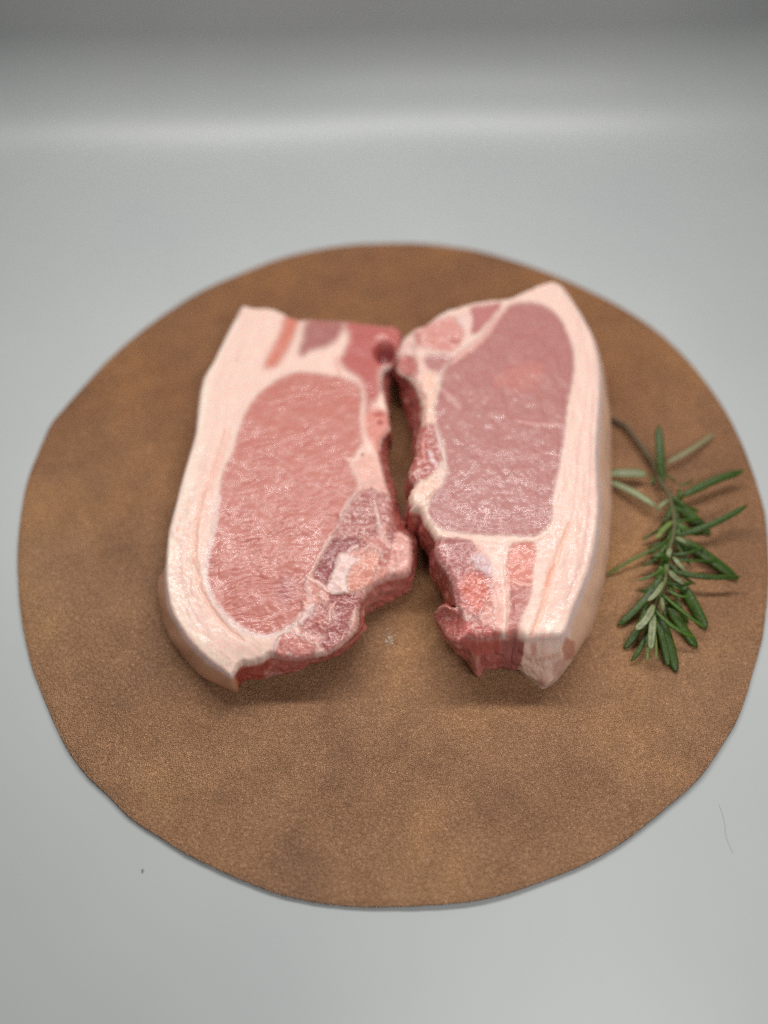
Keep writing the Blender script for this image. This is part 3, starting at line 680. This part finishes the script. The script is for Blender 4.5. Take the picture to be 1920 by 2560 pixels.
def hf_right(P):
    d = np.sqrt(((P[:, 0]-1085)/75)**2+((P[:, 1]-1560)/62)**2)
    z = 28*MM - 0.010*(1-sstep(0.25, 1.15, d))
    z = z - 0.0012*sstep(1380, 1500, P[:, 0]) - 0.004*(1-sstep(1000, 1060, P[:, 0]))*(1-sstep(900, 1000, P[:, 1]))
    return z+ZM
right = dict(H=28, seed=31, height=hf_right, fib=math.radians(4), fur=0.35, fine=1.0, marb=0.16, deep=(172, 102, 98), rindw=6, round=3.4,
    rindtop=(232, 205, 200), rindside=(238, 192, 164), sidelean=(178, 96, 88),
    pairs=[(1383,697,None,None,'m'),(1408,708,1396,'x','r'),(1434,742,1428,'x','r'),(1461,787,1466,'x','r'),(1486,832,1492,'x','r'),(1500,880,1510,'x','r'),(1506,930,1518,'x','r'),
     (1507,985,1524,'x','r'),(1503,1040,1528,'x','r'),(1499,1094,1529,'x','r'),(1497,1148,1530,'x','r'),(1501,1202,1529,'x','r'),(1503,1247,1527,'x','r'),
     (1501,1290,1523,'x','r'),(1498,1327,1518,'x','r'),(1491,1372,1512,'x','r'),(1480,1417,1503,'x','r'),(1461,1471,1489,'x','r'),(1444,1511,1477,'x','r'),
     (1430,1552,1460,1605,'r'),(1420,1577,1430,1653,'r'),(1411,1587,1388,1708,'r'),(1400,1591,1359,1737,'m'),(1376,1593,1338,1722,'m'),(1344,1593,1313,1707,'m'),(1318,1594,1295,1690,'m'),
     (1300,1585,1281,1692,'m',1),(1288,1580,1268,1688,'m',2),(1270,1588,1256,1683,'m',2),(1247,1586,1237,1690,'m',2),(1225,1590,1214,1689,'m',2),(1205,1592,1206,1704,'m'),(1190,1590,1198,1714,'m'),(1178,1590,1181,1692,'m'),
     (1160,1594,1168,1664,'m'),(1138,1600,1150,1640,'m'),(1113,1582,1136,1612,'m'),(1099,1556,1122,1585,'m'),(1088,1538,1114,1560,'m'),(1086,1526,1116,1540,'m'),(1098,1514,1120,1525,'m'),
     (1116,1507,1128,1518,'m'),(1130,1516,1135,1520,'m'),(1141,1512,1140,1514,'m'),(1137,1486,None,None,'m'),(1130,1453,None,None,'m'),(1116,1424,None,None,'m'),(1094,1395,None,None,'m'),(1087,1363,None,None,'m'),
     (1090,1345,None,None,'m'),(1076,1319,None,None,'m'),(1061,1301,None,None,'m'),(1054,1280,None,None,'m'),(1040,1272,None,None,'m'),(1023,1270,None,None,'m'),(1031,1261,None,None,'m'),(1024,1252,None,None,'m'),(1022,1239,None,None,'m'),
     (1027,1223,None,None,'m'),(1036,1207,None,None,'m'),(1023,1187,None,None,'m'),(1024,1169,None,None,'m'),(1033,1146,None,None,'m'),(1042,1128,None,None,'m'),(1041,1108,1036,1125,'m'),(1047,1081,1034,1110,'m'),
     (1056,1051,1026,1095,'m'),(1058,1017,1014,1062,'m'),(1055,995,1002,1028,'m'),(1047,974,996,1000,'m'),(1036,956,992,975,'m'),(1018,938,990,955,'m'),(997,927,986,938,'m'),(993,910,986,925,'m'),
     (993,884,None,None,'m'),(1000,855,None,None,'m'),(1014,834,None,None,'m'),(1040,814,None,None,'m'),(1068,805,None,None,'m'),(1094,783,None,None,'m'),(1123,768,None,None,'m'),(1155,759,None,None,'m'),
     (1184,750,None,None,'m'),(1228,743,None,None,'m'),(1271,740,None,None,'m'),(1322,718,None,None,'m'),(1358,703,None,None,'m')],
    top=[
     ('poly', EYE_R, (178,117,112), 4.5, -0.4, 0.7, 1.0),
     ('line', [(1130,906),(1160,880),(1200,850),(1225,822),(1262,772)], 9, (232,180,168), 0.85, 0.5, 0.6),
     ('line', [(1345,920),(1310,940),(1250,950)], 45, (212,128,112), 0.35, 0, 0.7),
     ('line', [(1290,840),(1330,830),(1380,805)], 5, (170,98,94), 0.35, -0.3, 0.7),
     ('line', [(1335,910),(1370,880),(1400,850)], 5, (170,98,94), 0.35, -0.3, 0.7),
     ('line', [(1290,1050),(1330,1058),(1400,1062)], 4, (230,180,172), 0.5, 0.2, 0.8),
     ('line', [(1110,975),(1130,1000),(1150,1018)], 9, (220,180,176), 0.5, 0, 0.9),
     ('line', [(1450,800),(1470,900),(1466,1000),(1450,1120),(1440,1230),(1425,1330)], 6, (226,184,176), 0.45, -0.2, 0.5),
     ('line', [(1484,900),(1486,1000),(1478,1110),(1477,1236),(1466,1345),(1441,1435),(1412,1515)], 6, (222,180,176), 0.55, -0.2, 0.5),
     ('poly', R1, (186,116,112), 3.5, -0.6, 0.6, 0.6),
     ('poly', R2, (212,146,136), 4, -0.4, 0.7, 0.6),
     ('poly', R3, (178,120,118), 4, -0.8, 0.7, 0.5),
     ('poly', R4, (192,114,108), 4, -0.5, 0.7, 0.5),
     ('blob', 1137, 848, 14, 13, (182,84,76), 0.85, -0.6, 0.8),
     ('blob', 1056, 850, 9, 7, (228,178,172), 0.8, 0.5, 0.8),
     ('blob', 1158, 800, 14, 20, (224,190,186), 0.7, 0.4, 0.8),
     ('line', [(1000,880),(1030,862),(1070,878),(1120,884)], 6, (228,180,172), 0.8, 0.4, 0.7),
     ('line', [(1050,895),(1062,930),(1075,960)], 7, (234,186,174), 0.8, 0.3, 0.6),
     ('poly', [(1060,930),(1095,935),(1092,980),(1082,1020),(1084,1060),(1058,1060),(1060,1010),(1055,975)], (238,196,176), 5, 0.4, 0.5, 0.0),
     ('poly', R5, (172,92,84), 3.5, -1.2, 1.0, 0.5),
     ('poly', [(1025,1225),(1050,1206),(1085,1190),(1105,1205),(1085,1228),(1072,1254),(1068,1280),(1082,1308),(1100,1328),(1085,1340),(1056,1290),(1020,1270)], (238,202,184), 5, 0.6, 0.8, 0.1),
     ('lumps', RAG_R, 0.7, 30),
     ('line', [(1086,1062),(1096,1100),(1108,1140),(1112,1175)], 5, (232,182,176), 0.9, 0.9, 0.7),
     ('line', [(1072,1124),(1080,1145),(1094,1165)], 7, (224,194,196), 0.85, 0.7, 0.9),
     ('line', [(1060,1090),(1058,1120),(1062,1150)], 4, (220,150,144), 0.7, 0.6, 1.0),
     ('blob', 1044, 1252, 20, 22, (242,214,198), 0.8, 0.7, 0.6),
     ('line', [(1090,1338),(1150,1345),(1200,1346),(1270,1350),(1330,1348),(1370,1330)], 9, (240,206,190), 0.7, 0.3, 0.6),
     ('poly', [(1095,1350),(1185,1352),(1225,1440),(1245,1560),(1200,1600),(1140,1560),(1120,1480),(1085,1380)], (222,164,152), 9, 0.0, 0.8, 0.2),
     ('poly', R6, (176,112,110), 3.5, -0.9, 0.95, 0.7),
     ('poly', [(1160,1440),(1190,1432),(1222,1445),(1225,1486),(1213,1520),(1190,1525),(1165,1500),(1150,1470)], (208,112,96), 7, 0.1, 1.0, 0.6),
     ('poly', [(1190,1385),(1215,1390),(1232,1420),(1222,1440),(1198,1420),(1178,1400)], (214,186,190), 5, 0.3, 0.8, 0.1),
     ('poly', R7, (212,134,118), 3, -0.5, 0.9, 0.6),
     ('poly', [(1275,1470),(1325,1465),(1320,1500),(1305,1535),(1292,1585),(1270,1588),(1274,1540)], (186,118,110), 6, -0.3, 0.8, 0.6),
     ('line', [(1280,1452),(1305,1462),(1330,1462)], 3.5, (226,170,158), 0.8, 0.3, 0.8),
     ('poly', [(1235,1450),(1262,1440),(1272,1480),(1272,1540),(1258,1580),(1235,1565),(1238,1500)], (232,178,166), 5, 0.2, 0.7, 0.1),
     ('line', [(1252,1400),(1256,1450),(1262,1510),(1262,1570)], 5, (240,206,192), 0.8, 0.7, 0.7),
     ('line', [(1236,1480),(1240,1520),(1228,1552),(1198,1566)], 7, (228,178,168), 0.8, 0.8, 0.9),
     ('line', [(1423,1308),(1408,1350),(1394,1388),(1376,1439),(1361,1504),(1343,1554),(1330,1585)], 9, (238,176,150), 0.7, -1.0, 0.5),
     ('line', [(1386,1410),(1374,1440),(1368,1465)], 4, (230,142,116), 0.6, -0.6, 0.5),
     ('blob', 1385, 1568, 30, 22, (244,222,210), 0.5, 0.3, 1.0),
     ('poly', FLAP, (194,104, 98), 5, -0.2, 0.95, 0.4),
     ('line', [(1140,1510),(1150,1530),(1145,1545)], 6, (150,60,58), 0.6, -2.2, 0.8),
     ('line', [(1092,1528),(1105,1516),(1120,1513)], 6, (226,160,154), 0.7, 0.8, 0.8),  # pink highlight painted along the flap's ridge
     ('line', [(1150,1510),(1170,1520),(1190,1538)], 8, (222,156,148), 0.7, 1.0, 0.9),
     ('line', [(1170,1560),(1185,1548),(1205,1560)], 5, (150,92,92), 0.5, -1.0, 0.9),
     ('lumps', LOW_R, 0.6, 34),
    ],
    parts=[('eye_muscle', EYE_R), ('muscle', R1), ('connective_tissue', RAG_R), ('muscle.1', R2), ('muscle.2', R3), ('muscle.3', R4), ('muscle.4', R5),
           ('meat_flap', FLAP), ('muscle.5', R6), ('muscle.6', R7)],
    side=[([(1255,1590),(1312,1590),(1305,1640),(1294,1700),(1250,1700)], (160,94,90), 4, 0.8),
          ([(1313,1588),(1424,1572),(1436,1650),(1360,1745),(1290,1692),(1308,1640)], (250,212,196), 4, 0.97),
          ([(1412,1592),(1436,1605),(1436,1645),(1412,1650),(1405,1620)], (190,112,86), 5, 0.75),
          ([(1330,1596),(1342,1600),(1340,1640),(1326,1640)], (216,146,132), 4, 0.6),
          ([(1312,1640),(1345,1646),(1400,1632),(1405,1642),(1350,1656),(1312,1650)], (200,140,118), 4, 0.55),
          ([(1385,1650),(1425,1640),(1400,1690),(1378,1690)], (196,136,122), 5, 0.5),
          ([(1175,1640),(1185,1625),(1200,1650),(1206,1700),(1196,1716),(1178,1690)], (206,142,132), 4, 0.6),
          ([(1165,1598),(1250,1596),(1252,1625),(1190,1640),(1165,1620)], (186,88,78), 5, 0.75),
          ])
import time
t0 = time.time()
build_chop(left, 'left pork chop with furrowed salmon eye muscle and ragged fatty lower right corner')
build_chop(right, 'thicker pork chop beside the rosemary with smooth mauve eye muscle and squared fat corner')
print('chops', time.time()-t0)

# ------------------------------------------------------------------ rosemary
def mat_leaf(name, top, under, vein):
    k = NT(name); tc = k.n('ShaderNodeTexCoord'); V = tc.outputs['Object']
    at = k.n('ShaderNodeAttribute'); at.attribute_name = 'tint'
    n = k.noise(V, 700, 3, 0.6)
    r = k.ramp(n.outputs[0], [(0.3, (0.72,)*3), (0.7, (1.15,)*3)])
    k.l(k.mix(1.0, at.outputs['Color'], r.outputs[0], 'MULTIPLY'), k.b.inputs['Base Color'])
    k.b.inputs['Roughness'].default_value = 0.40; k.b.inputs['Specular IOR Level'].default_value = 0.4
    b = k.noise(V, 1100, 2, 0.5)
    k.l(k.bump(b.outputs[0], 0.7, 0.00035), k.b.inputs['Normal'])
    return k.m
M_LEAF = mat_leaf('rosemary_leaf', None, None, None)
k = NT('rosemary_stem'); tc = k.n('ShaderNodeTexCoord')
at = k.n('ShaderNodeAttribute'); at.attribute_name = 'tint'
nn = k.noise(tc.outputs['Object'], 900, 3)
rr_ = k.ramp(nn.outputs[0], [(0.3, (0.7,)*3), (0.7, (1.2,)*3)])
k.l(k.mix(1.0, at.outputs['Color'], rr_.outputs[0], 'MULTIPLY'), k.b.inputs['Base Color'])
k.b.inputs['Roughness'].default_value = 0.6
k.l(k.bump(nn.outputs[0], 0.6, 0.0004), k.b.inputs['Normal'])
M_STEM = k.m

STEM = [(1528,1047,3),(1550,1058,4),(1565,1067,5),(1600,1112,6),(1632,1156,7),(1651,1204,8),(1670,1232,9),(1679,1262,10),(1686,1305,10),(1682,1343,10),(1673,1374,10),(1670,1409,10),
        (1664,1447,10),(1651,1483,10),(1638,1514,9),(1631,1530,8.5)]
# base px, tip px, z base, z tip (mm over mat), width px, bend px, tone
LV = [(1656,1206,1646,1061,8,18,25,0,'D'),(1666,1158,1787,1083,7,3,13,3,'G'),(1618,1186,1518,1185,7,4,27,3,'L'),(1640,1267,1522,1203,8,3,21,5,'L'),
 (1706,1240,1861,1176,9,12,24,-6,'D'),(1680,1246,1777,1337,8,2,32,0,'D'),(1690,1340,1870,1262,9,17,19,8,'D'),(1682,1303,1641,1347,11,12,14,4,'B'),
 (1686,1303,1756,1297,9,7,9,0,'D'),(1689,1343,1719,1357,11,13,14,0,'L'),(1698,1345,1846,1449,8,2,33,-4,'D'),(1680,1387,1761,1369,10,10,10,3,'D'),
 (1680,1400,1792,1403,9,7,9,0,'D'),(1676,1427,1854,1441,11,11,16,8,'D'),(1672,1404,1632,1392,12,15,20,12,'D'),(1664,1360,1513,1441,8,1.5,9,5,'M'),
 (1663,1356,1617,1372,9,6,8,3,'D'),(1682,1392,1715,1430,11,10,13,0,'L'),(1672,1426,1712,1460,13,14,16,3,'L'),(1664,1458,1734,1457,10,10,13,4,'D'),
 (1668,1474,1728,1491,12,13,8,7,'M'),(1657,1434,1543,1565,9,2,23,-8,'D'),(1657,1455,1618,1503,13,14,17,-5,'L'),(1658,1488,1766,1572,12,8,10,2,'M'),
 (1700,1455,1766,1574,5,2,32,-2,'D'),(1638,1524,1740,1595,12,10,13,9,'M'),(1668,1510,1744,1619,5,1.5,30,0,'D'),(1654,1493,1658,1528,13,14,14,0,'L'),
 (1634,1512,1588,1576,13,14,24,-6,'L'),(1634,1534,1626,1625,13,14,24,0,'L'),(1620,1508,1559,1623,7,2,22,-10,'D'),(1624,1540,1577,1655,8,4,15,-10,'D'),
 (1620,1560,1618,1655,8,7,10,0,'B'),(1632,1560,1640,1650,10,9,9,-3,'B'),(1638,1538,1671,1668,8,4,22,-4,'D'),(1650,1538,1691,1682,6,2,30,-4,'D'),
 (1672,1250,1641,1280,10,8,12,4,'L'),(1683,1318,1666,1369,9,8,8,2,'D'),(1664,1184,1690,1206,8,7,7,0,'D'),(1694,1214,1735,1195,8,8,7,4,'D'),
 (1631,1190,1633,1218,7,4,9,0,'D'),(1696,1222,1705,1252,8,7,14,0,'D'),(1690,1318,1757,1338,9,6,12,0,'D'),(1712,1350,1772,1410,6,2,24,0,'D'),
 (1684,1380,1686,1412,8,5,9,0,'D'),(1656,1490,1663,1545,9,8,11,0,'D'),(1694,1358,1757,1372,9,6,8,0,'D'),(1662,1452,1600,1480,8,6,12,-3,'D'),
 (1690,1386,1700,1424,8,8,8,0,'M'),(1676,1462,1712,1474,10,9,6,2,'M'),(1645,1500,1612,1548,8,5,12,-3,'D'),(1660,1440,1690,1470,8,5,14,0,'D'),
 (1666,1395,1657,1440,9,8,9,-2,'M'),(1676,1370,1668,1398,13,13,16,0,'L'),(1690,1500,1720,1560,4,2,14,0,'D'),(1640,1530,1655,1600,7,5,14,0,'D'),(1680,1240,1700,1262,9,8,10,0,'D')]
TONE = {'D': ((58,84,20), (84,106,36)), 'M': ((74,106,32), (92,120,44)), 'L': ((140,146,106), (78,98,46)), 'B': ((134,152,84), (100,122,52)), 'G': ((158,152,118), (120,124,84))}
def build_rosemary():
    mid = unproj(1660, 1400, ZM)
    base = np.array([mid[0], mid[1], ZM])
    root = empty('rosemary_sprig', base, 'fresh green rosemary sprig lying on the leather right of the thicker chop', 'rosemary')
    S = catmull(np.array(STEM, float), False, 5)
    W = unproj(S[:, 0], S[:, 1], ZM+S[:, 2]*0.6*MM)
    V, F, C = [], [], []
    for i in range(len(W)):
        t = W[min(i+1, len(W)-1)]-W[max(i-1, 0)]; t /= np.linalg.norm(t)
        a = np.cross(t, [0, 0, 1]); a /= np.linalg.norm(a); b = np.cross(a, t)
        u = i/(len(W)-1); r = (1.1*(1-u)+0.6*u)*MM*(1+0.12*math.sin(i*1.9))
        col = s2l((84,64,46))*(1-u)+s2l((104,108,62))*u
        for q in range(8):
            an = q*math.pi/4; V.append(W[i]+a*r*math.cos(an)+b*r*math.sin(an)-base); C.append(col)
    for i in range(len(W)-1):
        for q in range(8): F.append((i*8+q, i*8+(q+1) % 8, (i+1)*8+(q+1) % 8, (i+1)*8+q))
    F.append(tuple(range(8))[::-1]); F.append(tuple((len(W)-1)*8+q for q in range(8)))
    mesh_from('stem', np.array(V), F, M_STEM, root, np.array(C))
    rnd = random.Random(5)
    extra = []
    for q in range(26):
        u = rnd.uniform(0.45, 1.0); j = int(u*(len(STEM)-1)); sx, sy = STEM[j][0], STEM[j][1]
        side = rnd.choice([-1, 1]); an = math.radians(90-side*rnd.uniform(18, 62)); Lq = rnd.uniform(45, 105)*(1.1-0.3*u)
        extra.append((sx+side*2, sy, sx+Lq*math.cos(an), sy+Lq*math.sin(an), 7+3*rnd.random(), rnd.uniform(1.5, 8), rnd.uniform(8, 16), side*rnd.uniform(-2, 7), rnd.choice('DDDM')))
    for (bx, by, tx, ty, zb, zt, wd, bend, tone) in LV+extra:
        zb = zb*0.6+0.3; zt = max(zt*0.6, 0.5)
        n = 15
        d = np.array([tx-bx, ty-by], float); Ld = np.linalg.norm(d); pr = np.array([-d[1], d[0]])/Ld
        us = np.linspace(0, 1, n)
        pts = np.array([np.array([bx, by])+d*u+pr*bend*math.sin(math.pi*u) for u in us])
        zz = ZM+MM*(zb*(1-us)+zt*us+1.1*np.sin(math.pi*us))
        Wc = unproj(pts[:, 0], pts[:, 1], zz)
        dep = np.linalg.norm(Wc[n//2]-np.array(CAM))
        wid = wd/FPX*dep*0.5*0.82
        main, oth = TONE[tone]
        pale = tone in 'LBG'
        view = np.array(CAM)-Wc[n//2]; view /= np.linalg.norm(view)
        roll = rnd.uniform(-0.35, 0.35)
        V, C = [], []
        nc = 12
        hv = 0.9+0.2*rnd.random()
        for i in range(n):
            u = us[i]
            t = Wc[min(i+1, n-1)]-Wc[max(i-1, 0)]; t /= np.linalg.norm(t)
            a = np.cross(t, view*0.6+np.array([0, 0, 0.4])); a /= np.linalg.norm(a); b = np.cross(a, t)
            if b[2] < 0: b = -b
            a2 = a*math.cos(roll)+b*math.sin(roll); b2 = np.cross(t, a2)
            if np.dot(b2, view) < 0: b2 = -b2
            prof = (0.40+0.60*min(1, u/0.22)**0.8)*(1-0.12*max(0, (u-0.4)/0.6)-0.80*max(0, (u-0.80)/0.20)**2.5)
            hw = max(wid*prof, 0.00006)
            th = min(hw*0.55, 0.0006)
            for q in range(nc):
                an = q*2*math.pi/nc
                cx = math.cos(an); sy = math.sin(an)
                hgt = th*sy
                rim = 1.0
                if sy > 0:
                    if pale: hgt = th*(0.75*sy - 0.75*(1-abs(cx))**1.5*1.0 + 0.35*math.exp(-(cx/0.2)**2))
                    else: hgt = th*(sy-0.75*math.exp(-(cx/0.22)**2))
                curl = -0.35*hw*cx*cx if not pale else 0.12*hw*cx*cx
                V.append(Wc[i]+a2*hw*cx+b2*(hgt+curl)-base)
                if sy > 0.1:
                    if pale: c = np.array(s2l(main) if abs(cx) < 0.72 else s2l(oth))*(0.72 if abs(cx) < 0.1 else 1)
                    else: c = s2l(main)*(1.0 if abs(cx) > 0.12 else 0.75)
                else: c = s2l(oth)
                C.append(c*hv)
        Fc = []
        for i in range(n-1):
            for q in range(nc): Fc.append((i*nc+q, i*nc+(q+1) % nc, (i+1)*nc+(q+1) % nc, (i+1)*nc+q))
        Fc.append(tuple(range(nc))[::-1]); Fc.append(tuple((n-1)*nc+q for q in range(nc)))
        V = np.array(V); V[:, 2] = np.maximum(V[:, 2], 0.0001)
        mesh_from('leaf', V, Fc, M_LEAF, root, np.array(C))
build_rosemary()

# ------------------------------------------------------------------ small things: hair, dust speck, meat juice
def build_small():
    k = NT('dark_fibre'); k.b.inputs['Base Color'].default_value = (*L(160, 160, 157), 1); k.b.inputs['Roughness'].default_value = 0.6
    P = catmull([(1798,2012),(1806,2035),(1812,2060),(1814,2085),(1822,2110),(1833,2133)], False, 6)
    W = unproj(P[:, 0], P[:, 1], 0.0003); V, F = [], []
    c = W.mean(0); c[2] = 0
    for i in range(len(W)):
        t = W[min(i+1, len(W)-1)]-W[max(i-1, 0)]; t /= np.linalg.norm(t); a = np.cross(t, [0, 0, 1]); b = np.array([0, 0, 1.0])
        for q in range(5):
            an = q*2*math.pi/5; V.append(W[i]+(a*math.cos(an)+b*math.sin(an))*0.000032-c)
    for i in range(len(W)-1):
        for q in range(5): F.append((i*5+q, i*5+(q+1) % 5, (i+1)*5+(q+1) % 5, (i+1)*5+q))
    o = mesh_from('hair', np.array(V), F, k.m); o.location = c
    o['label'] = 'fine dark hair lying on the grey surface right of the mat'; o['category'] = 'hair'
    k2 = NT('dust'); k2.b.inputs['Base Color'].default_value = (*L(134, 131, 138), 1); k2.b.inputs['Roughness'].default_value = 0.9
    for (px, py, r, lab) in ((357, 2177, 0.00042, 'tiny dark dust speck on the grey surface left of the front of the mat'),):
        c = unproj(px, py, 0.0); V, F = [], []
        for i in range(6):
            la = -math.pi/2+math.pi*i/5
            for j in range(9):
                lo = j*2*math.pi/9; q = 1+0.5*gnoise(np.array([j*1.3+px]), np.array([i*1.1]), 2)[0]
                V.append((r*q*math.cos(la)*math.cos(lo), 1.4*r*q*math.cos(la)*math.sin(lo), 0.35*r*(1+math.sin(la))*q))
        for i in range(5):
            for j in range(9): F.append((i*9+j, i*9+(j+1) % 9, (i+1)*9+(j+1) % 9, (i+1)*9+j))
        o = mesh_from('dust_speck', np.array(V), F, k2.m); o.location = c
        o['label'] = lab; o['category'] = 'dust speck'
    # film of meat juice on the leather between the chops
    k3 = NT('meat_juice'); k3.b.inputs['Base Color'].default_value = (*L(214, 196, 176), 1); k3.b.inputs['Roughness'].default_value = 0.08  # pale base colour stands in for white glints on the droplets
    k3.b.inputs['Transmission Weight'].default_value = 0.25; k3.b.inputs['IOR'].default_value = 1.36
    rnd = random.Random(3); V, F = [], []
    c = unproj(973, 1597, ZM)
    def dome(x, y, r, h, z0):
        b = len(V); n = 10
        V.append((x, y, z0+h))
        for k_, (q, hh) in enumerate(((0.5, 0.85), (0.85, 0.45), (1.0, 0.0))):
            for j in range(n):
                a = j*2*math.pi/n; V.append((x+r*q*math.cos(a), y+r*q*math.sin(a)*1.2, z0+h*hh))
        for j in range(n): F.append((b, b+1+j, b+1+(j+1) % n))
        for k_ in range(2):
            for j in range(n): F.append((b+1+k_*n+j, b+1+(k_+1)*n+j, b+1+(k_+1)*n+(j+1) % n, b+1+k_*n+(j+1) % n))
    for i in range(44):
        a = rnd.uniform(0, 6.28); q = abs(rnd.gauss(0, 0.0013))
        dome(q*math.cos(a)*0.9, q*math.sin(a)*1.6, rnd.uniform(0.00012, 0.00032), rnd.uniform(0.00008, 0.00022), 0.0002)
    o = mesh_from('juice_droplets', V, F, k3.m); o.location = c
    o['label'] = 'small wet glistening patch of meat juice on the leather in front between the chops'; o['category'] = 'meat juice'
    o['kind'] = 'stuff'
build_small()
print('objects', len(bpy.data.objects))
